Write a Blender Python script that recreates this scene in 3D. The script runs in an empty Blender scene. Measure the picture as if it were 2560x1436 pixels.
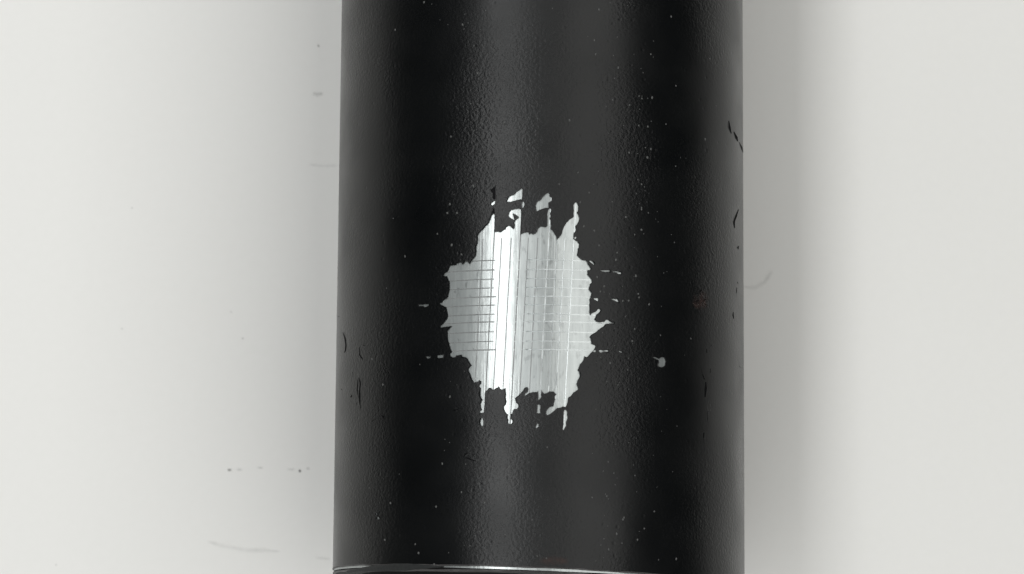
import bpy, math, random
import numpy as np
from mathutils import Vector, Matrix
from mathutils.geometry import delaunay_2d_cdt

MM = 0.001
scene = bpy.context.scene
C = scene.collection
rng = random.Random(7)

# ------------------------------------------------------------------ camera, world, lamps, exposure
RO = 24.15            # outer radius of the coated pipe (48.3 mm pipe), mm
FPX = 7500.0          # focal length in photo pixels (2560 wide)
ROT = np.array([[0.99997084, -0.00763629, 0.0],
                [0.00755844, 0.9897756, -0.14243288],
                [0.00108766, 0.14242873, 0.98980446]])      # camera -> world
CAM = np.array([-3.37137503, -50.93099562, 353.75244783 + RO])

cam = bpy.data.cameras.new('camera')
cam.sensor_width = 36.0
cam.lens = 36.0 * FPX / 2560.0
cam.clip_start = 0.01
cam.clip_end = 50.0
cam.dof.use_dof = True
cam.dof.focus_distance = 0.336
cam.dof.aperture_fstop = 70.0
cam_o = bpy.data.objects.new('camera', cam)
C.objects.link(cam_o)
m4 = Matrix([list(ROT[i]) + [CAM[i] * MM] for i in range(3)] + [[0, 0, 0, 1]])
cam_o.matrix_world = m4
scene.camera = cam_o

world = bpy.data.worlds.new('World')
scene.world = world
world.use_nodes = True
bg = world.node_tree.nodes['Background']
bg.inputs['Color'].default_value = (0.93, 1.0, 1.0, 1)
bg.inputs['Strength'].default_value = 0.03


def strip_lamp(name, deg, dist, width, length, radiance, colour, y=0.0):
    """long ceiling lamp parallel to the pipe, deg to the side of straight up"""
    l = bpy.data.lights.new(name, 'AREA')
    l.shape = 'RECTANGLE'
    l.size = width
    l.size_y = length
    l.energy = radiance * math.pi * width * length
    l.color = colour
    o = bpy.data.objects.new(name, l)
    C.objects.link(o)
    a = math.radians(deg)
    o.location = (dist * math.sin(a), y, 0.024 + dist * math.cos(a))
    o.rotation_euler = (0, a, 0)
    return o


strip_lamp('lamp_panel', -17.0, 0.92, 0.56, 3.0, 0.95, (0.985, 0.995, 0.985), 0.1)
strip_lamp('tube_lamp', -22.0, 0.88, 0.19, 3.0, 4.05, (0.99, 1.0, 0.995), 0.1)
strip_lamp('ceiling_panel', 27.0, 1.6, 1.10, 5.0, 1.6, (1.0, 0.995, 0.965), 0.2)

vs = scene.view_settings
vs.view_transform = 'Standard'
vs.look = 'None'
vs.exposure = 0.0
vs.gamma = 1.0
vs.use_curve_mapping = False


# ------------------------------------------------------------------ pixel -> place on pipe or table
def ray(px, py):
    d = ROT @ np.array([(px - 1280.0) / FPX, -(py - 718.0) / FPX, -1.0])
    return d / np.linalg.norm(d)


def on_pipe(px, py, r=RO):
    """pixel -> (s, y): arc length from the crown (mm) and position along the axis (mm)"""
    d = ray(px, py)
    o = CAM - np.array([0, 0, RO])
    a = d[0] ** 2 + d[2] ** 2
    b = o[0] * d[0] + o[2] * d[2]
    c = o[0] ** 2 + o[2] ** 2 - r * r
    disc = max(b * b - a * c, 0.0)
    p = o + d * ((-b - math.sqrt(disc)) / a)
    return math.atan2(p[0], p[2]) * RO, p[1]


def on_table(px, py):
    d = ray(px, py)
    p = CAM + d * (-CAM[2] / d[2])
    return p[0], p[1]


def cyl(s, y, r):
    t = s / RO
    return (r * math.sin(t) * MM, y * MM, (RO + r * math.cos(t)) * MM)


# ------------------------------------------------------------------ materials
def new_mat(name):
    m = bpy.data.materials.new(name)
    m.use_nodes = True
    nt = m.node_tree
    return m, nt, nt.nodes['Principled BSDF'], nt.nodes['Material Output']


def N(nt, kind, **kw):
    n = nt.nodes.new(kind)
    for k, v in kw.items():
        setattr(n, k, v)
    return n


def noise(nt, vec, scale, detail=3.0, rough=0.5):
    n = N(nt, 'ShaderNodeTexNoise')
    n.inputs['Scale'].default_value = scale
    n.inputs['Detail'].default_value = detail
    n.inputs['Roughness'].default_value = rough
    nt.links.new(vec, n.inputs['Vector'])
    return n.outputs['Fac']


def mapr(nt, v, a, b, c, d):
    n = N(nt, 'ShaderNodeMapRange')
    n.inputs[1].default_value = a
    n.inputs[2].default_value = b
    n.inputs[3].default_value = c
    n.inputs[4].default_value = d
    nt.links.new(v, n.inputs[0])
    return n.outputs[0]


def math_n(nt, op, a, b):
    n = N(nt, 'ShaderNodeMath', operation=op)
    for i, v in enumerate((a, b)):
        if isinstance(v, (int, float)):
            n.inputs[i].default_value = v
        else:
            nt.links.new(v, n.inputs[i])
    return n.outputs[0]


def ramp_col(nt, fac, c0, c1):
    n = N(nt, 'ShaderNodeMix', data_type='RGBA')
    nt.links.new(fac, n.inputs[0])
    n.inputs[6].default_value = (*c0, 1)
    n.inputs[7].default_value = (*c1, 1)
    return n.outputs[2]


def bump(nt, height, dist, strength=1.0, normal=None):
    n = N(nt, 'ShaderNodeBump')
    n.inputs['Strength'].default_value = strength
    n.inputs['Distance'].default_value = dist
    nt.links.new(height, n.inputs['Height'])
    if normal is not None:
        nt.links.new(normal, n.inputs['Normal'])
    return n.outputs['Normal']


def objco(nt):
    return N(nt, 'ShaderNodeTexCoord').outputs['Object']


def mat_coating():
    m, nt, p, out = new_mat('black_powder_coating')
    co = objco(nt)
    big = noise(nt, co, 55, 2)
    nt.links.new(ramp_col(nt, big, (0.0012, 0.0016, 0.0019), (0.0024, 0.0028, 0.0031)), p.inputs['Base Color'])
    nt.links.new(mapr(nt, noise(nt, co, 120, 3), 0.3, 0.7, 0.27, 0.38), p.inputs['Roughness'])
    p.inputs['IOR'].default_value = 1.395
    # orange peel: lumps of about 0.5 mm, stronger in some places than others
    peel = noise(nt, co, 2800, 2, 0.5)
    fine = noise(nt, co, 4600, 2, 0.6)
    area = mapr(nt, noise(nt, co, 70, 2), 0.38, 0.62, 0.15, 1.0)
    h = math_n(nt, 'MULTIPLY', math_n(nt, 'ADD', peel, math_n(nt, 'MULTIPLY', fine, 0.5)), area)
    n1 = bump(nt, h, 0.000052, 1.0)
    # scattered pits
    v = N(nt, 'ShaderNodeTexVoronoi')
    v.inputs['Scale'].default_value = 620
    nt.links.new(co, v.inputs['Vector'])
    pit = mapr(nt, v.outputs['Distance'], 0.0, 0.16, 0.0, 1.0)
    n2 = bump(nt, pit, 0.00003, 0.6, n1)
    nt.links.new(n2, p.inputs['Normal'])
    return m


def mat_plain_black(name, col, rough):
    m, nt, p, out = new_mat(name)
    co = objco(nt)
    f = noise(nt, co, 2500, 3)
    nt.links.new(ramp_col(nt, f, tuple(c * 0.6 for c in col), col), p.inputs['Base Color'])
    p.inputs['Roughness'].default_value = rough
    p.inputs['Specular IOR Level'].default_value = 0.25
    nt.links.new(bump(nt, f, 0.00004), p.inputs['Normal'])
    return m


def mat_steel():
    m, nt, p, out = new_mat('bare_steel')
    co = objco(nt)
    mp = N(nt, 'ShaderNodeMapping')
    mp.inputs['Scale'].default_value = (1.0, 0.22, 1.0)
    nt.links.new(co, mp.inputs['Vector'])
    st = mp.outputs['Vector']
    mp2 = N(nt, 'ShaderNodeMapping')
    mp2.inputs['Scale'].default_value = (1.0, 0.02, 1.0)
    nt.links.new(co, mp2.inputs['Vector'])
    lines = noise(nt, mp2.outputs['Vector'], 3800, 2, 0.6)
    mott = noise(nt, st, 1500, 4, 0.65)
    mp3 = N(nt, 'ShaderNodeMapping')
    mp3.inputs['Scale'].default_value = (1.0, 0.42, 1.0)
    nt.links.new(co, mp3.inputs['Vector'])
    pits = mapr(nt, noise(nt, mp3.outputs['Vector'], 2000, 2, 0.5), 0.62, 0.70, 0.0, 1.0)
    tone = math_n(nt, 'ADD', math_n(nt, 'MULTIPLY', mott, 0.6), math_n(nt, 'MULTIPLY', lines, 0.4))
    base = ramp_col(nt, mapr(nt, tone, 0.35, 0.65, 0, 1), (0.265, 0.284, 0.284), (0.385, 0.41, 0.406))
    mx = N(nt, 'ShaderNodeMix', data_type='RGBA')
    nt.links.new(math_n(nt, 'MULTIPLY', pits, 0.5), mx.inputs[0])
    nt.links.new(base, mx.inputs[6])
    mx.inputs[7].default_value = (0.12, 0.125, 0.125, 1)
    # two lobes: most of the metal is dull, the rubbed high spots are polished
    p2 = N(nt, 'ShaderNodeBsdfPrincipled')
    h = math_n(nt, 'ADD', math_n(nt, 'MULTIPLY', lines, 0.8), math_n(nt, 'MULTIPLY', mott, 0.7))
    nrm = bump(nt, h, 0.000013)
    for q, rough0, rough1, metal in ((p, 0.48, 0.58, 0.55), (p2, 0.15, 0.20, 1.0)):
        if q is p:
            nt.links.new(mx.outputs[2], q.inputs['Base Color'])
        else:
            q.inputs['Base Color'].default_value = (0.78, 0.82, 0.815, 1)
        q.inputs['Metallic'].default_value = metal
        nt.links.new(mapr(nt, mott, 0.3, 0.7, rough0, rough1), q.inputs['Roughness'])
        nt.links.new(nrm, q.inputs['Normal'])
    ms = N(nt, 'ShaderNodeMixShader')
    nt.links.new(mapr(nt, mott, 0.35, 0.65, 0.22, 0.30), ms.inputs[0])
    nt.links.new(p.outputs[0], ms.inputs[1])
    nt.links.new(p2.outputs[0], ms.inputs[2])
    nt.links.new(ms.outputs[0], out.inputs['Surface'])
    return m


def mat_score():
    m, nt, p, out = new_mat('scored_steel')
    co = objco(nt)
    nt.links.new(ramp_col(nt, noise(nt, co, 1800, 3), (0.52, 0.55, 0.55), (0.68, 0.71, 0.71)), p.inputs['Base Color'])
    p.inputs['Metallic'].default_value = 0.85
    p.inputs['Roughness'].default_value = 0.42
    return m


def mat_worn():
    m, nt, p, out = new_mat('worn_edge_metal')
    co = objco(nt)
    f = mapr(nt, noise(nt, co, 260, 4, 0.6), 0.42, 0.62, 0.0, 1.0)
    nt.links.new(ramp_col(nt, f, (0.015, 0.013, 0.013), (0.085, 0.083, 0.083)), p.inputs['Base Color'])
    nt.links.new(mapr(nt, f, 0, 1, 0.0, 0.3), p.inputs['Metallic'])
    p.inputs['Roughness'].default_value = 0.5
    nt.links.new(bump(nt, noise(nt, co, 2500, 3), 0.00005), p.inputs['Normal'])
    return m


def mat_table():
    m, nt, p, out = new_mat('white_tabletop')
    co = objco(nt)
    f = noise(nt, co, 9, 3)
    f2 = noise(nt, co, 900, 3)
    a = math_n(nt, 'ADD', math_n(nt, 'MULTIPLY', f, 0.75), math_n(nt, 'MULTIPLY', f2, 0.25))
    nt.links.new(ramp_col(nt, mapr(nt, a, 0.3, 0.7, 0, 1), (0.67, 0.665, 0.645), (0.705, 0.70, 0.682)), p.inputs['Base Color'])
    p.inputs['Roughness'].default_value = 0.3
    p.inputs['Specular IOR Level'].default_value = 0.5
    nt.links.new(bump(nt, f2, 0.00001), p.inputs['Normal'])
    return m


def mat_stain(name, col, amount, noise_scale, rough=0.6):
    """thin smear of dirt whose cover fades out towards its own rim"""
    m, nt, p, out = new_mat(name)
    co = objco(nt)
    at = N(nt, 'ShaderNodeAttribute', attribute_name='cover')
    n = mapr(nt, noise(nt, co, noise_scale, 3, 0.6), 0.3, 0.62, 0.15, 1.0)
    fac = math_n(nt, 'MULTIPLY', math_n(nt, 'MULTIPLY', at.outputs['Fac'], n), amount)
    p.inputs['Base Color'].default_value = (*col, 1)
    p.inputs['Roughness'].default_value = rough
    nt.links.new(fac, p.inputs['Alpha'])
    return m


M_COAT = mat_coating()
M_GOUGE = mat_plain_black('torn_black_paint', (0.006, 0.006, 0.007), 0.9)
M_STEEL = mat_steel()
M_SCORE = mat_score()
M_CUT_SHADE = mat_plain_black('shaded_cut_tone', (0.34, 0.35, 0.35), 0.6)  # shade of the left-hand grooves, painted in as a darker colour
M_WORN = mat_worn()
M_END = mat_plain_black('painted_cut_face', (0.012, 0.011, 0.011), 0.7)
M_FLAKE = mat_plain_black('lifted_paint', (0.03, 0.032, 0.032), 0.5)
M_TABLE = mat_table()
M_SCUFF = mat_stain('grey_scuff', (0.3, 0.305, 0.29), 0.22, 700)
M_NIB = mat_plain_black('dusty_nib', (0.09, 0.092, 0.09), 0.35)
M_FAINT = mat_stain('faint_scuff', (0.38, 0.385, 0.37), 0.15, 500)
M_DIRT = mat_stain('dark_speck', (0.05, 0.05, 0.045), 0.85, 900)
M_RUST = mat_stain('rust', (0.07, 0.04, 0.034), 0.45, 1200, 0.8)
M_SCRAPE = mat_plain_black('dark_scrape', (0.004, 0.004, 0.005), 0.95)


def add(name, me, mat, parent=None):
    o = bpy.data.objects.new(name, me)
    if mat is not None and not me.materials:
        me.materials.append(mat)
    C.objects.link(o)
    if parent is not None:
        o.parent = parent
    return o


def mesh(name, verts, faces, loop_normals=None, smooth=True):
    me = bpy.data.meshes.new(name)
    me.from_pydata(verts, [], faces)
    if smooth:
        me.polygons.foreach_set('use_smooth', [True] * len(me.polygons))
    me.update()
    if loop_normals is not None:
        me.normals_split_custom_set(loop_normals)
    return me


def face_normal(a, b, c):
    n = (Vector(b) - Vector(a)).cross(Vector(c) - Vector(a))
    return n.normalized() if n.length > 0 else Vector((0, 0, 1))


# ------------------------------------------------------------------ tabletop
def build_table():
    hx, z0, b = 0.55, -0.018, 0.003
    prof = [(hx, z0), (hx, -b), (hx - b * 0.3, -b * 0.3), (hx - b, 0.0)]
    verts, faces = [], []
    for h, z in prof:
        d = hx - h
        verts += [(-0.32 + d, -0.4 + d, z), (0.17 - d, -0.4 + d, z), (0.17 - d, 0.4 - d, z), (-0.32 + d, 0.4 - d, z)]
    for k in range(3):
        for i in range(4):
            j = (i + 1) % 4
            faces.append((k * 4 + i, k * 4 + j, k * 4 + 4 + j, k * 4 + 4 + i))
    faces.append((12, 13, 14, 15))
    faces.append((3, 2, 1, 0))
    t = add('tabletop', mesh('tabletop', verts, faces, smooth=False), M_TABLE)
    t['kind'] = 'structure'
    t['label'] = 'matte white tabletop with faint grey scuffs under the black pipe'
    t['category'] = 'tabletop'
    return t


table = build_table()


def smear(name, pts, widths, mat, place, parent, seg=8):
    """soft-edged ribbon along a polyline; 'cover' is 1 on the middle line and 0 at the rim"""
    P, W = [], []
    for i in range(len(pts) - 1):
        for k in range(seg):
            t = k / seg
            P.append((pts[i][0] * (1 - t) + pts[i + 1][0] * t, pts[i][1] * (1 - t) + pts[i + 1][1] * t))
            W.append(widths[i] * (1 - t) + widths[i + 1] * t)
    P.append(pts[-1])
    W.append(widths[-1])
    rows, cover = [], []
    n = len(P)
    for i in range(n):
        a, b = P[max(i - 1, 0)], P[min(i + 1, n - 1)]
        dx, dy = b[0] - a[0], b[1] - a[1]
        L = math.hypot(dx, dy) or 1.0
        nx, ny = -dy / L, dx / L
        w = W[i] * rng.uniform(0.8, 1.2)
        e = min(1.0, i / 3.0, (n - 1 - i) / 3.0)
        for k in (-1, -0.5, 0, 0.5, 1):
            rows.append(place(P[i][0] + nx * w * k, P[i][1] + ny * w * k))
            cover.append((1 - abs(k)) * e)
    faces = []
    for i in range(n - 1):
        for k in range(4):
            q = i * 5 + k
            faces.append((q, q + 5, q + 6, q + 1))
    me = mesh(name, rows, faces)
    at = me.attributes.new('cover', 'FLOAT', 'POINT')
    at.data.foreach_set('value', cover)
    return add(name, me, mat, parent)


def tab(px, py):
    x, y = on_table(px, py)
    return (x * MM, y * MM, 0.00003)


smear('dirt_speck', [(792, 115), (801, 115)], [5, 5], M_DIRT, tab, table)
smear('scuff_mark', [(780, 233), (793, 236), (810, 234)], [7, 9, 5], M_SCUFF, tab, table)
smear('scuff_mark', [(770, 412), (805, 415), (860, 414)], [5, 6, 6], M_FAINT, tab, table)
smear('scuff_mark', [(515, 1353), (560, 1366), (610, 1376), (660, 1376), (705, 1380)], [5, 8, 8, 8, 3], M_FAINT, tab, table)
smear('scuff_mark', [(785, 1395), (830, 1398)], [6, 6], M_FAINT, tab, table)
smear('scuff_mark', [(1850, 718), (1888, 719), (1912, 705), (1932, 675)], [5, 8, 8, 9], M_FAINT, tab, table)
smear('dirt_speck', [(568, 1177), (580, 1174)], [5, 4], M_DIRT, tab, table)
for x0, x1, yy in ((590, 608, 1175), (640, 660, 1170), (715, 742, 1174), (764, 777, 1172)):
    smear('scuff_mark', [(x0, yy), (x1, yy)], [6, 5], M_SCUFF, tab, table)
smear('dirt_speck', [(745, 1176), (754, 1179)], [4, 4], M_DIRT, tab, table)
for x, y in ((607, 846), (578, 780), (330, 520), (305, 822), (140, 1412)):
    smear('scuff_mark', [(x - 4, y), (x + 4, y + 1)], [4, 4], M_SCUFF, tab, table)

# ------------------------------------------------------------------ the pipe
pipe = bpy.data.objects.new('coated_pipe', None)
C.objects.link(pipe)
pipe['label'] = 'black powder coated steel pipe with paint peeled off a scored grid'
pipe['category'] = 'pipe'

T_COAT = 0.12                 # coating thickness, mm
RS = RO - T_COAT              # steel radius
Y_FAR = 95.0                  # far end of the pipe, mm
_, Y_CUT = on_pipe(1350, 1419)
K_CUT = math.tan(math.radians(1.9))


def y_end(s):
    return Y_CUT - K_CUT * RO * math.sin(s / RO)


# ---- traced outlines, each in the frame of the crop it was read from
CROP = {'A': (1030, 440, .18110), 'B': (1300, 440, .18110), 'C': (1030, 680, .18110),
        'D': (1300, 680, .18110), 'E': (1030, 860, .18110), 'F': (1300, 860, .18110),
        'P': (1550, 800, .2368), 'Q': (820, 1100, .2340), 'G': (820, 780, .2786),
        'H': (1400, 0, .3342), 'I': (1550, 460, .2368)}


def px_pts(k, pts):
    ox, oy, sc = CROP[k]
    return [(ox + x * sc, oy + y * sc) for x, y in pts]


MAIN = (
    px_pts('A', [(1120, 525), (1140, 540), (1142, 640), (1138, 780), (1150, 775), (1185, 772), (1225, 780), (1245, 760),
                 (1290, 735), (1300, 705), (1330, 690), (1360, 700), (1385, 725), (1400, 735), (1412, 720), (1418, 690),
                 (1412, 645), (1428, 612), (1468, 582), (1475, 565), (1435, 535), (1395, 515), (1388, 530), (1400, 570),
                 (1414, 606), (1390, 600), (1350, 575), (1330, 545), (1340, 505), (1370, 472), (1420, 458), (1480, 455),
                 (1503, 465), (1505, 560), (1500, 700), (1496, 815)]) +
    px_pts('B', [(20, 802), (60, 785), (115, 780), (125, 810), (150, 795), (175, 810), (210, 800), (240, 770), (250, 730),
                 (280, 705), (320, 702), (355, 712), (375, 695), (380, 640), (378, 520), (390, 470), (405, 452), (428, 455),
                 (432, 480), (415, 510), (418, 560), (410, 590), (425, 620), (422, 670), (432, 690), (420, 735), (450, 760),
                 (490, 820), (510, 880), (545, 850), (580, 800), (590, 750), (610, 700), (640, 650), (690, 600), (740, 570),
                 (745, 480), (742, 400), (765, 362), (790, 375), (808, 420), (805, 470), (785, 505), (805, 540), (820, 580),
                 (810, 630), (790, 670), (765, 690), (775, 735), (765, 770), (745, 785), (738, 868), (760, 888), (790, 905),
                 (820, 940), (815, 980), (800, 1010), (795, 1060), (785, 1095), (820, 1130), (860, 1165), (910, 1170),
                 (930, 1190), (945, 1230), (980, 1280), (965, 1300), (930, 1305), (938, 1340), (930, 1360)]) +
    px_pts('D', [(960, 70), (985, 100), (998, 140), (970, 165), (968, 190), (950, 235), (970, 265), (990, 290), (985, 320),
                 (975, 355), (960, 385), (968, 420), (958, 460), (965, 510), (960, 555), (975, 600), (990, 575), (1040, 555),
                 (1075, 515), (1100, 510), (1115, 530), (1095, 560), (1055, 590), (1050, 620), (1030, 655), (1060, 690),
                 (1110, 700), (1165, 690), (1185, 665), (1215, 660), (1240, 680), (1265, 698), (1300, 703), (1298, 715),
                 (1255, 714), (1215, 717), (1180, 722), (1160, 750), (1110, 780), (1070, 815), (1035, 840), (985, 870),
                 (965, 895), (975, 915), (985, 950), (988, 990), (1035, 1010), (1045, 1025), (1030, 1065), (1000, 1100),
                 (970, 1130), (945, 1160), (928, 1180), (890, 1165), (885, 1200), (870, 1230), (830, 1275), (820, 1310),
                 (798, 1355), (820, 1380)]) +
    px_pts('F', [(830, 430), (825, 460), (800, 500), (782, 550), (790, 580), (808, 625), (780, 645), (740, 670), (710, 710),
                 (665, 745), (660, 790), (645, 850), (625, 875), (590, 865), (560, 880), (510, 885), (470, 925), (430, 960),
                 (380, 985), (360, 965), (365, 930), (390, 890), (430, 865), (460, 865), (465, 830), (485, 770), (478, 730),
                 (505, 695), (470, 665), (455, 655), (420, 660), (400, 655), (375, 680), (340, 690), (310, 665), (295, 635),
                 (290, 690), (293, 730), (270, 775), (250, 770), (255, 720), (250, 640), (240, 665), (180, 665), (125, 680),
                 (90, 705), (62, 715), (75, 685), (110, 660), (115, 620), (105, 600), (85, 598), (60, 610), (45, 640),
                 (8, 685)]) +
    px_pts('E', [(1440, 735), (1420, 755), (1435, 810), (1465, 840), (1468, 870), (1445, 900), (1410, 900), (1390, 925),
                 (1385, 960), (1362, 970), (1360, 1035), (1385, 1060), (1385, 1090), (1365, 1110), (1335, 1105), (1322, 1080),
                 (1330, 1050), (1315, 1020), (1325, 975), (1295, 950), (1270, 900), (1268, 860), (1295, 835), (1300, 780),
                 (1290, 740), (1295, 700), (1285, 610), (1270, 620), (1245, 632), (1215, 620), (1195, 605), (1165, 608),
                 (1135, 630), (1115, 635), (1090, 610), (1070, 605), (1045, 630), (1010, 660), (1005, 740), (1000, 850),
                 (990, 945), (960, 955), (935, 945), (935, 930), (965, 915), (950, 880), (945, 830), (960, 790), (975, 770),
                 (955, 745), (945, 700), (950, 610), (930, 590), (925, 575), (950, 550), (955, 515), (930, 500), (910, 520),
                 (860, 535), (830, 490), (810, 430), (785, 380), (778, 350), (800, 320), (830, 295), (805, 280), (790, 245),
                 (770, 205), (735, 185), (690, 175), (685, 150), (655, 155), (610, 160), (600, 180), (565, 190), (530, 170),
                 (525, 140), (550, 120), (545, 90), (530, 50)]) +
    px_pts('C', [(515, 1000), (495, 930), (490, 860), (490, 820), (555, 755), (530, 750), (430, 765), (385, 768), (420, 730),
                 (470, 670), (490, 640), (495, 590), (480, 510), (470, 490), (420, 465), (380, 440), (385, 432), (415, 425),
                 (430, 395), (470, 370), (500, 345), (510, 280), (520, 210), (520, 150), (500, 100), (485, 62)]) +
    px_pts('A', [(435, 1380), (450, 1350), (490, 1320), (510, 1280), (530, 1240), (610, 1230), (615, 1205), (635, 1215),
                 (655, 1200), (680, 1195), (695, 1225), (715, 1215), (730, 1185), (760, 1175), (775, 1195), (785, 1215),
                 (800, 1215), (810, 1190), (850, 1140), (880, 1100), (890, 1040), (885, 980), (905, 930), (910, 880),
                 (905, 830), (925, 790), (980, 740), (1020, 690), (1060, 650), (1080, 600), (1100, 545)]))

HOLES = [MAIN] + [px_pts(k, p) for k, p in (
    ('A', [(1110, 410), (1088, 400), (1095, 370), (1125, 350), (1148, 345), (1142, 385)]),
    ('A', [(1315, 360), (1312, 340), (1345, 285), (1410, 262), (1440, 225), (1490, 190), (1520, 172), (1530, 185),
           (1520, 325), (1470, 330), (1420, 345), (1360, 360)]),
    ('A', [(1530, 350), (1550, 375), (1550, 410), (1530, 445), (1512, 440), (1512, 400), (1517, 365)]),
    ('B', [(230, 490), (218, 410), (240, 360), (290, 330), (320, 290), (360, 250), (390, 235), (405, 250), (405, 280),
           (435, 300), (438, 330), (420, 360), (390, 370), (395, 440), (340, 445), (270, 470)]),
    ('B', [(775, 835), (780, 850), (764, 878), (748, 860)]),
    ('B', [(950, 1175), (980, 1170), (1010, 1190), (1030, 1215), (1020, 1232), (985, 1205)]),
    ('B', [(1100, 1303), (1245, 1308), (1245, 1325), (1145, 1325)]),
    ('B', [(1280, 1315), (1340, 1320), (1400, 1335), (1400, 1355), (1360, 1355), (1330, 1335), (1280, 1328)]),
    ('C', [(90, 455), (235, 445), (230, 465), (180, 490), (150, 472), (90, 475)]),
    ('E', [(190, 175), (258, 175), (250, 195), (225, 205), (200, 195)]),
    ('E', [(350, 160), (400, 152), (437, 155), (430, 185), (385, 197), (350, 190)]),
    ('E', [(945, 1060), (955, 1030), (975, 1025), (985, 1060), (985, 1120), (970, 1138), (950, 1120), (942, 1090)]),
    ('F', [(240, 845), (265, 835), (285, 855), (275, 910), (280, 960), (255, 960), (235, 950), (242, 900)]),
    ('F', [(225, 1130), (240, 1100), (258, 1105), (255, 1140), (230, 1168), (218, 1155)]),
    ('F', [(610, 915), (635, 910), (652, 940), (648, 980), (658, 1020), (635, 1080), (638, 1130), (600, 1195),
           (590, 1180), (600, 1100), (600, 1000)]),
    ('D', [(1015, 365), (1075, 360), (1085, 385), (1075, 408), (1030, 385)]),
    ('D', [(1255, 370), (1310, 375), (1350, 375), (1370, 420), (1320, 405)]),
    ('F', [(1008, 95), (1045, 85), (1055, 100), (1035, 115), (1012, 110)]),
    ('F', [(1082, 100), (1110, 85), (1150, 95), (1195, 85), (1225, 90), (1220, 112), (1170, 108), (1110, 118)]),
    ('F', [(1365, 98), (1415, 112), (1410, 122), (1365, 110)]),
    ('P', [(400, 480), (410, 455), (410, 430), (370, 410), (345, 397), (370, 393), (415, 410), (440, 390), (470, 400),
           (487, 440), (475, 485), (440, 502), (410, 495)]),
    ('Q', [(500, 780), (525, 785), (530, 800), (510, 808)]),
    ('Q', [(510, 825), (545, 825), (550, 848), (520, 848)]),
)]


def strip_poly(pts, w):
    """outline of a thin gouge along a polyline, pointed at both ends"""
    L, R = [], []
    n = len(pts)
    for i in range(n):
        a, b = pts[max(i - 1, 0)], pts[min(i + 1, n - 1)]
        dx, dy = b[0] - a[0], b[1] - a[1]
        d = math.hypot(dx, dy) or 1
        h = w * 0.5 * (0.35 if i in (0, n - 1) else 1.0)
        L.append((pts[i][0] - dy / d * h, pts[i][1] + dx / d * h))
        R.append((pts[i][0] + dy / d * h, pts[i][1] - dx / d * h))
    return L + R[::-1]


GOUGES = [px_pts('A', [(1165, 120), (1152, 160), (1155, 325), (1120, 325), (1115, 240), (1092, 215), (1085, 190), (1120, 175)]),
          px_pts('A', [(1106, 515), (1122, 450), (1140, 452), (1142, 518)])]
for k, p, w in (
        ('G', [(135, 185), (155, 240), (162, 300), (158, 345), (148, 368)], 11),
        ('G', [(283, 315), (286, 390), (300, 410), (315, 432)], 9),
        ('G', [(278, 590), (290, 640), (283, 720), (285, 800), (292, 870)], 10),
        ('G', [(216, 745), (210, 757), (203, 770)], 9),
        ('G', [(122, 690), (127, 702)], 11),
        ('G', [(255, 815), (258, 832)], 9),
        ('G', [(1130, 888), (1155, 880), (1172, 868)], 11),
        ('Q', [(1452, 182), (1470, 155), (1500, 145)], 12),
        ('Q', [(1475, 192), (1530, 210), (1590, 230)], 11),
        ('Q', [(1545, 170), (1575, 152)], 11),
        ('H', [(1262, 905), (1268, 960), (1281, 1002)], 15),
        ('H', [(1300, 988), (1318, 1030), (1330, 1060)], 17),
        ('H', [(1340, 1065), (1358, 1108), (1369, 1142)], 11),
        ('I', [(1250, 270), (1225, 340), (1200, 405), (1210, 468)], 18),
        ('I', [(1254, 655), (1244, 672), (1250, 692)], 14),
        ('I', [(1232, 1095), (1228, 1155)], 15),
        ('I', [(1196, 1350), (1192, 1390), (1202, 1425)], 13),
        ('I', [(1240, 1035), (1246, 1055)], 12),
        ('I', [(800, 1245), (840, 1240), (870, 1235), (905, 1222)], 26),
        ('I', [(835, 1290), (852, 1255), (850, 1225)], 22),
        ('I', [(850, 1140), (862, 1118)], 14),
        ('G', [(268, 600), (262, 700), (272, 770)], 8),
        ('G', [(308, 300), (330, 306)], 9),
        ('G', [(478, 930), (495, 945), (492, 960)], 12),
        ('G', [(385, 985), (410, 970)], 9),
        ('G', [(215, 540), (222, 548)], 9),
        ('G', [(88, 35), (96, 48)], 9),
        ('P', [(960, 280), (975, 262)], 10),
        ('P', [(955, 515), (952, 560)], 9),
        ('P', [(930, 960), (926, 1060)], 6),
        ('I', [(975, 725), (972, 760)], 9),
        ('P', [(906, 655), (906, 730), (898, 815)], 20),
        ('P', [(873, 578), (892, 632)], 11),
        ('P', [(885, 1190), (884, 1245)], 20),
        ('P', [(915, 310), (918, 350)], 9),
        ('P', [(1262, 488), (1272, 505)], 12)):
    GOUGES.append(strip_poly(px_pts(k, p), w * 1.2 * CROP[k][2]))


def roughen(poly, amp, step=3.2):
    out = []
    n = len(poly)
    for i in range(n):
        a, b = poly[i], poly[(i + 1) % n]
        d = math.hypot(b[0] - a[0], b[1] - a[1])
        k = max(1, int(d / step))
        dx, dy = (b[0] - a[0]) / (d or 1), (b[1] - a[1]) / (d or 1)
        for j in range(k):
            t = j / k
            o = rng.uniform(-amp, amp) if j else 0.0
            out.append((a[0] + (b[0] - a[0]) * t - dy * o, a[1] + (b[1] - a[1]) * t + dx * o))
    return out


hole_polys = [[on_pipe(*p) for p in roughen(h, 0.55)] for h in HOLES]
gouge_polys = [[on_pipe(*p) for p in g] for g in GOUGES]


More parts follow.
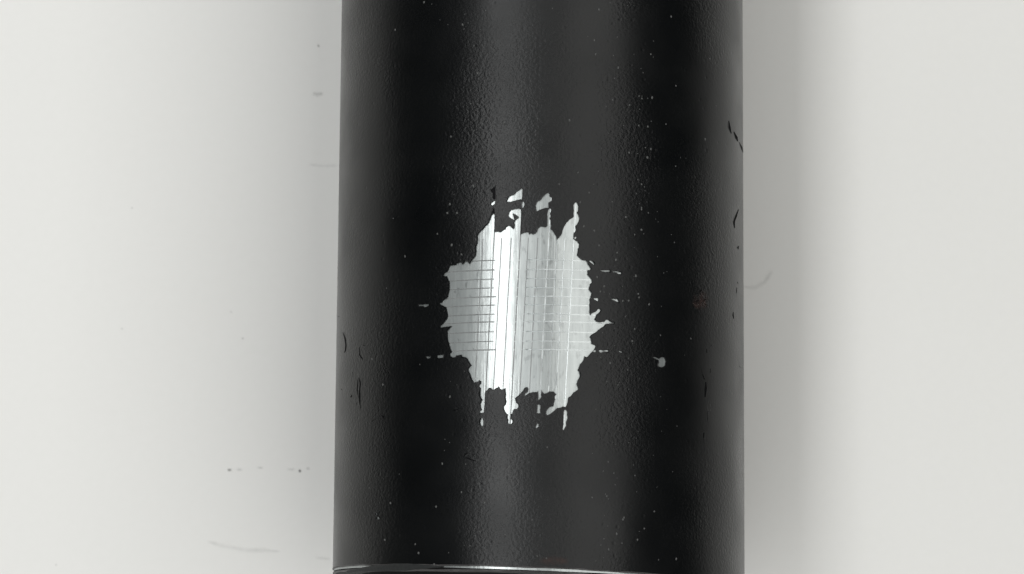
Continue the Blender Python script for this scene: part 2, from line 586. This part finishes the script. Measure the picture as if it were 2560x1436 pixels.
def inside(poly, pts):
    """even-odd test of many points against one polygon"""
    P = np.array(poly)
    x, y = pts[:, 0], pts[:, 1]
    res = np.zeros(len(pts), bool)
    box = (x > P[:, 0].min()) & (x < P[:, 0].max()) & (y > P[:, 1].min()) & (y < P[:, 1].max())
    idx = np.nonzero(box)[0]
    if not len(idx):
        return res
    xs, ys = x[idx], y[idx]
    r = np.zeros(len(idx), bool)
    for i in range(len(P)):
        x0, y0 = P[i]
        x1, y1 = P[(i + 1) % len(P)]
        if y0 == y1:
            continue
        c = ((y0 > ys) != (y1 > ys)) & (xs < (x1 - x0) * (ys - y0) / (y1 - y0) + x0)
        r ^= c
    res[idx] = r
    return res


# ---- steel tube with the scored grid cut into it
H_CUT_PX = [651, 675, 698, 720, 742, 763, 786, 805, 830, 854, 875]            # read at x = 1420
V_CUT_PX = [1197, 1225, 1244, 1268, 1291, 1311, 1335, 1362, 1383, 1402, 1425]  # read at y = 770
V_LONG = {1, 4, 7, 10}
H_LONG = {1, 4, 7, 10}


def build_steel():
    gw, gd = 0.068, 0.030
    hy = [on_pipe(1420, p)[1] for p in H_CUT_PX]
    v = []
    for p in V_CUT_PX:
        a, b = on_pipe(p + 9.4, 600), on_pipe(p - 9.9, 950)
        k = (b[0] - a[0]) / (b[1] - a[1])
        v.append((a[0], a[1], k))
    y_lo, y_hi = on_pipe(1330, 1100)[1], on_pipe(1330, 480)[1]
    # columns: (s at reference, slope, cut index or None)
    cols = []
    for i, (s0, y0, k) in enumerate(v):
        w = gw * (1.0 if i in V_LONG else 0.75)
        cols += [(s0 - w, y0, k, None), (s0, y0, k, i), (s0 + w, y0, k, None)]
        if i < len(v) - 1:
            for f in (0.33, 0.67):
                cols.append((s0 + (v[i + 1][0] - s0) * f, y0, k, None))
    smin, smax = v[0][0] - 2.6, v[-1][0] + 2.6
    n = 120
    base = [(-math.pi + 2 * math.pi * i / n) * RO for i in range(n)]
    cols += [(s, 0, 0, None) for s in base if s < smin or s > smax]
    cols.sort(key=lambda c: c[0])
    rows = []
    for j, y in enumerate(hy):
        w = gw * (1.0 if j in H_LONG else 0.8)
        rows += [(y - w, None), (y, j), (y + w, None)]
        if j < len(hy) - 1:
            rows.append(((y + hy[j + 1]) / 2, None))
    y = max(hy) + 1.0
    while y < Y_FAR - 1:
        rows.append((y, None))
        y += 1.5
    y = min(hy) - 1.0
    while y > Y_CUT + 2.5:
        rows.append((y, None))
        y -= 1.5
    rows.append((Y_FAR - 0.4, None))
    rows.sort()
    rows = [('end', None)] + rows
    hs = {True: (on_pipe(1040, 770)[0], on_pipe(1566, 770)[0]), False: (on_pipe(1098, 770)[0], on_pipe(1492, 770)[0])}
    vy = {True: (on_pipe(1330, 1085)[1], on_pipe(1330, 480)[1]), False: (on_pipe(1330, 978)[1], on_pipe(1330, 596)[1])}
    wob = {}

    def wobble(kind, i, t):
        ph = wob.setdefault((kind, i), [rng.uniform(0, 6.28) for _ in range(3)])
        return 0.022 * math.sin(t * 0.9 + ph[0]) + 0.014 * math.sin(t * 2.3 + ph[1]) + 0.008 * math.sin(t * 5.1 + ph[2])

    s_a, s_b = v[0][0], v[-1][0]

    def shade_depth(s):
        # grooves shaped deeper on the left so their walls read darker there
        t = min(max((s - s_a) / (s_b - s_a), 0.0), 1.0)
        return 1.9 - 1.35 * t

    s_shade = (v[6][0] + v[7][0]) / 2  # lengthwise cuts left of this get the painted groove shade
    verts, depth = [], []
    nc = len(cols)
    for rj, (ry, hj) in enumerate(rows):
        for (s0, y0, k, vi) in cols:
            yy = y_end(s0) - 0.30 if ry == 'end' else ry
            s = s0 + k * (min(max(yy, y_lo), y_hi) - y0) if k else s0
            d = 0.0
            if vi is not None:
                lo, hi = vy[vi in V_LONG]
                if lo < yy < hi:
                    d = gd * shade_depth(s) * rng.uniform(0.8, 1.1)
            if hj is not None:
                lo, hi = hs[hj in H_LONG]
                if lo < s < v[1][0] or v[5][0] < s < hi:  # cross cuts left out in between, shaped to imitate glare washing them out
                    d = max(d, gd * 1.5 * shade_depth(s) * rng.uniform(0.85, 1.1))
            if ry != 'end' and min(hy) - 0.5 < yy < max(hy) + 0.5:
                yy += 0.5 * wobble('h', 0, s)
            verts.append(cyl(s, yy, RS - d))
            depth.append(d)
    faces, nor, slot = [], [], []
    for rj in range(len(rows) - 1):
        for ci in range(nc):
            cj = (ci + 1) % nc
            f = (rj * nc + ci, rj * nc + cj, (rj + 1) * nc + cj, (rj + 1) * nc + ci)
            groove = any(depth[q] > 0 for q in f)
            faces.append(f)
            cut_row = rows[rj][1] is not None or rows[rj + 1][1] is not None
            edge = v[2][0] if cut_row else s_shade
            slot.append((2 if (cols[ci][0] + cols[cj][0]) / 2 < edge else 1) if groove else 0)  # painted shade tone left of the limit, lighter scored steel right of it
            fn = face_normal(verts[f[0]], verts[f[1]], verts[f[2]])
            for q in f:
                if groove:
                    nor.append(fn)
                else:
                    x, _, z = verts[q]
                    nor.append(Vector((x, 0, z - RO * MM)).normalized())
    me = mesh('steel_tube', verts, faces, nor)
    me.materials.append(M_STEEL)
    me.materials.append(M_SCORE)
    me.materials.append(M_CUT_SHADE)
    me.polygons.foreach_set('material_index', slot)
    return add('steel_tube', me, M_STEEL, pipe)


steel = build_steel()


# ---- black coating with the peeled openings
def build_coating():
    pts, edges = [], []

    def ring(poly):
        b = len(pts)
        pts.extend(Vector(p) for p in poly)
        n = len(poly)
        edges.extend((b + i, b + (i + 1) % n) for i in range(n))

    for p in hole_polys + gouge_polys:
        ring(p)
    # a ring of points just outside every opening, so the torn lip can curl up
    for p, off in [(p, 0.16) for p in hole_polys] + [(p, 0.10) for p in gouge_polys]:
        A = np.array(p)
        area = 0.5 * np.sum(A[:, 0] * np.roll(A[:, 1], -1) - np.roll(A[:, 0], -1) * A[:, 1])
        tan = np.roll(A, -1, 0) - np.roll(A, 1, 0)
        tan /= np.maximum(np.linalg.norm(tan, axis=1), 1e-9)[:, None]
        out = np.stack([tan[:, 1], -tan[:, 0]], 1) * (1 if area > 0 else -1)
        q = A + out * off
        bad = np.zeros(len(q), bool)
        for p2 in hole_polys + gouge_polys:
            bad |= inside(p2, q)
        pts.extend(Vector(v) for v, b0 in zip(q, bad) if not b0)
    n = 144
    ss = [(-math.pi + 2 * math.pi * i / n) * RO for i in range(n + 1)]
    b = len(pts)
    pts.extend(Vector((s, y_end(s))) for s in ss)
    edges.extend((b + i, b + i + 1) for i in range(n))
    y = Y_CUT + 2.0
    while y < Y_FAR:
        pts.extend(Vector((s, y)) for s in ss)
        y += 2.0
    pts.extend(Vector((s, Y_FAR)) for s in ss)
    V, _, Fc, _, _, _ = delaunay_2d_cdt(pts, edges, [], 0, 1e-6)
    VA = np.array([(v.x, v.y) for v in V])
    FA = np.array(Fc)
    cen = VA[FA].mean(axis=1)
    region = np.zeros(len(FA), int)
    for p in hole_polys:
        region[inside(p, cen)] = 1
    gid = np.full(len(FA), -1)
    for gi, p in enumerate(gouge_polys):
        q = inside(p, cen) & (region == 0)
        region[q] = 2
        gid[q] = gi
    low = cen[:, 1] < np.array([y_end(s) for s in cen[:, 0]]) - 1e-4
    region[low] = 3

    tri = FA[region == 0]
    verts, faces, nor, vmap = [], [], [], {}

    def vid(i, r):
        if (i, r) not in vmap:
            vmap[(i, r)] = len(verts)
            verts.append(cyl(VA[i][0], VA[i][1], r))
        return vmap[(i, r)]

    def rad(i):
        t = VA[i][0] / RO
        return Vector((math.sin(t), 0, math.cos(t)))

    use, tris = {}, []
    for t in tri:
        a, b_, c = (int(q) for q in t)
        if (VA[b_][0] - VA[a][0]) * (VA[c][1] - VA[a][1]) - (VA[b_][1] - VA[a][1]) * (VA[c][0] - VA[a][0]) < 0:
            b_, c = c, b_
        tris.append((a, b_, c))
        for e in ((a, b_), (b_, c), (c, a)):
            use[e] = use.get(e, 0) + 1
    # curl: how far and which way the lip leans at every torn vertex
    lean = {}
    torn = set(int(q) for q in FA[gid >= 0].ravel())
    for (a, b_) in use:
        if (b_, a) in use or VA[a][1] < Y_CUT + 2 or VA[a][1] > Y_FAR - 1:
            continue
        d = VA[b_] - VA[a]
        L = np.hypot(*d)
        if L < 1e-9:
            continue
        for q in (a, b_):
            lean[q] = lean.get(q, np.zeros(2)) + np.array([-d[1], d[0]]) / L
    for q in lean:
        L = np.hypot(*lean[q])
        amt = (0.35 if q in torn else 1.0) * (0.30 + 0.22 * math.sin(VA[q][0] * 1.7 + 1.0) * math.sin(VA[q][1] * 2.3))
        lean[q] = lean[q] / L * amt if L > 1e-6 else np.zeros(2)
    lift = {q: 0.11 * float(np.hypot(*lean[q])) for q in lean}
    for (a, b_, c) in tris:
        faces.append(tuple(vid(q, RO + lift.get(q, 0.0)) for q in (a, b_, c)))
        for q in (a, b_, c):
            v = rad(q)
            if q in lean:
                t = VA[q][0] / RO
                v = (v + Vector((math.cos(t), 0, -math.sin(t))) * float(lean[q][0]) + Vector((0, 1, 0)) * float(lean[q][1])).normalized()
            nor.append(v)
    lim = math.pi * RO - 1e-3
    for (a, b_) in list(use):
        if (b_, a) in use:
            continue
        if abs(VA[a][0]) > lim and abs(VA[b_][0]) > lim:
            continue
        f = (vid(b_, RO + lift.get(b_, 0.0)), vid(a, RO + lift.get(a, 0.0)), vid(a, RS), vid(b_, RS))
        faces.append(f)
        fn = face_normal(verts[f[0]], verts[f[1]], verts[f[2]])
        nor += [fn] * 4
    coat = add('black_coating', mesh('black_coating', verts, faces, nor), M_COAT, pipe)
    coat['label'] = 'semi gloss black orange peel coating with ragged peeled openings'

    # the torn floor of every gouge, sunk into the coating
    for gi in range(len(gouge_polys)):
        t3 = FA[gid == gi]
        if not len(t3):
            continue
        ids = sorted(set(int(q) for q in t3.ravel()))
        loc = {q: k for k, q in enumerate(ids)}
        vv = [cyl(VA[q][0], VA[q][1], RO - 0.085) for q in ids]
        ff = []
        for t in t3:
            a, b_, c = (int(q) for q in t)
            if (VA[b_][0] - VA[a][0]) * (VA[c][1] - VA[a][1]) - (VA[b_][1] - VA[a][1]) * (VA[c][0] - VA[a][0]) < 0:
                b_, c = c, b_
            ff.append((loc[a], loc[b_], loc[c]))
        add('scratch', mesh('scratch', vv, ff), M_SCRAPE, coat)
    return coat


coat = build_coating()


# ---- dust nibs under the paint: tiny domes
def build_nibs():
    verts, faces = [], []
    placed = []

    def dome(s, y, r, h, el, rot):
        b = len(verts)
        verts.append(cyl(s, y, RO + h))
        for ring_r, ring_h in ((0.55, 0.72), (1.0, -0.15)):
            for k in range(7):
                a = 2 * math.pi * k / 7
                u, w = math.cos(a) * r * ring_r, math.sin(a) * r * ring_r * el
                verts.append(cyl(s + u * math.cos(rot) - w * math.sin(rot), y + u * math.sin(rot) + w * math.cos(rot), RO + h * ring_h))
        for k in range(7):
            j = (k + 1) % 7
            faces.append((b, b + 1 + k, b + 1 + j))
            faces.append((b + 1 + k, b + 8 + k, b + 8 + j, b + 1 + j))

    hp = [np.array(p) for p in hole_polys]
    tries = 0
    while len(placed) < 230 and tries < 6000:
        tries += 1
        q = rng.random()
        if q < 0.5:
            px = rng.gauss(1575, 60)
        elif q < 0.75:
            px = rng.gauss(1195, 55)
        else:
            px = rng.uniform(870, 1845)
        py = rng.uniform(-60, 1415)
        s, y = on_pipe(px, py)
        if y < y_end(s) + 0.5 or y > Y_FAR - 1:
            continue
        test = np.array([(s, y)])
        if any(inside(p, test)[0] for p in hole_polys + gouge_polys):
            continue
        g = rng.random()
        r = 0.045 + 0.085 * g ** 3
        placed.append((s, y))
        dome(s, y, r, r * rng.uniform(0.45, 0.8), rng.uniform(1.0, 1.7), rng.uniform(-0.5, 0.5))
    # the larger nibs one can pick out in the photograph
    for px, py in ((1127, 342), (1118, 495 + 38), (1142, 533), (1093, 585), (1129, 613), (1153, 636), (1250, 453), (1398, 461),
                   (1473, 482), (1451, 506), (1460, 566), (1486, 577), (1498, 614), (1565, 543), (1604, 524), (1604, 575),
                   (1543, 632), (1540, 650), (1590, 690), (1596, 735), (1598, 744), (1572, 752), (1511, 716), (1501, 729),
                   (1526, 908), (1581, 853), (1587, 823), (1619, 394), (1573, 382), (1445, 432), (1620, 317), (1604, 461),
                   (957, 962), (930, 898), (1085, 1412), (1046, 1383), (1038, 1361), (962, 1350), (976, 1258), (1090, 1267),
                   (1542, 1335), (1522, 1374), (1611, 1322), (1558, 1299), (1636, 1279), (1366, 1396), (1774, 148), (1690, 215),
                   (988, 75), (1060, 6), (1156, 62), (1424, 301)):
        s, y = on_pipe(px, py)
        r = rng.uniform(0.10, 0.15)
        dome(s, y, r, r * 0.75, rng.uniform(1.0, 1.4), rng.uniform(-0.5, 0.5))
    o = add('dust_nibs', mesh('dust_nibs', verts, faces), M_NIB, coat)
    o['kind'] = 'stuff'
    return o


build_nibs()


# ---- rust stains on the coating
def skin(px, py):
    s, y = on_pipe(px, py)
    return cyl(s, y, RO + 0.012)


smear('rust_spot', [(1736, 770), (1748, 758), (1760, 750), (1772, 752)], [10, 24, 22, 9], M_RUST, skin, coat)
smear('rust_spot', [(1345, 1404), (1385, 1402), (1425, 1404)], [8, 15, 8], M_RUST, skin, coat)


# ---- cut end of the pipe: worn lip, shadow gap, worn bead, dark cut face, bore
def lathe(name, prof, mat, parent, n=180, gaps=None):
    verts, faces = [], []
    for i in range(n):
        s = (-math.pi + 2 * math.pi * i / n) * RO
        w = 0.035 * math.sin(5 * s / RO + 1.3) + 0.02 * math.sin(17 * s / RO) + 0.012 * math.sin(43 * s / RO + 0.7)
        for dy, r in prof:
            verts.append(cyl(s, y_end(s) + dy + w, r))
    k = len(prof)
    for i in range(n):
        j = (i + 1) % n
        for q in range(k - 1):
            faces.append((i * k + q, i * k + q + 1, j * k + q + 1, j * k + q))
    return add(name, mesh(name, verts, faces), mat, parent)


lathe('worn_lip', [(0.06, RO - 0.05), (0.05, RO + 0.025), (-0.02, RO + 0.035), (-0.09, RO + 0.005), (-0.11, RO - 0.12), (-0.05, RO - 0.32)],
      M_WORN, pipe)
lathe('end_groove', [(-0.05, RO - 0.26), (-0.24, RO - 0.32), (-0.48, RO - 0.26)], M_END, pipe)
lathe('worn_bead', [(-0.42, RO - 0.34), (-0.44, RO - 0.06), (-0.48, RO - 0.01), (-0.55, RO - 0.02), (-0.60, RO - 0.07), (-0.62, RO - 0.34)],
      M_WORN, pipe)
lathe('cut_face', [(-0.58, RO - 0.25), (-0.63, RO - 0.45), (-0.63, RO - 3.3), (-0.4, RO - 3.5), (90.0, RO - 3.5), (Y_FAR - Y_CUT, RO - 3.2),
                   (Y_FAR - Y_CUT, RO - 0.1)], M_END, pipe)


# ---- lifted flake of paint at the cut edge
def build_flake():
    top = [(868, 1427), (905, 1419), (945, 1412), (985, 1409), (1020, 1409), (1050, 1411), (1085, 1414), (1110, 1416)]
    bot = [(868, 1432), (905, 1430), (945, 1429), (985, 1428), (1020, 1427), (1050, 1423), (1085, 1420), (1110, 1418)]
    verts, faces = [], []
    for (a, b) in zip(top, bot):
        (s0, y0), (s1, y1) = on_pipe(*a), on_pipe(*b)
        verts += [cyl(s0, y0, RO - 0.02), cyl(s0, y0 - 0.02, RO + 0.05), cyl((s0 + s1) / 2, (y0 + y1) / 2, RO + 0.085),
                  cyl(s1, y1, RO + 0.06), cyl(s1, y1 - 0.01, RO - 0.03)]
    for i in range(len(top) - 1):
        for q in range(4):
            faces.append((i * 5 + q, i * 5 + q + 1, i * 5 + q + 6, i * 5 + q + 5))
    return add('paint_flake', mesh('paint_flake', verts, faces), M_FLAKE, coat)


build_flake()
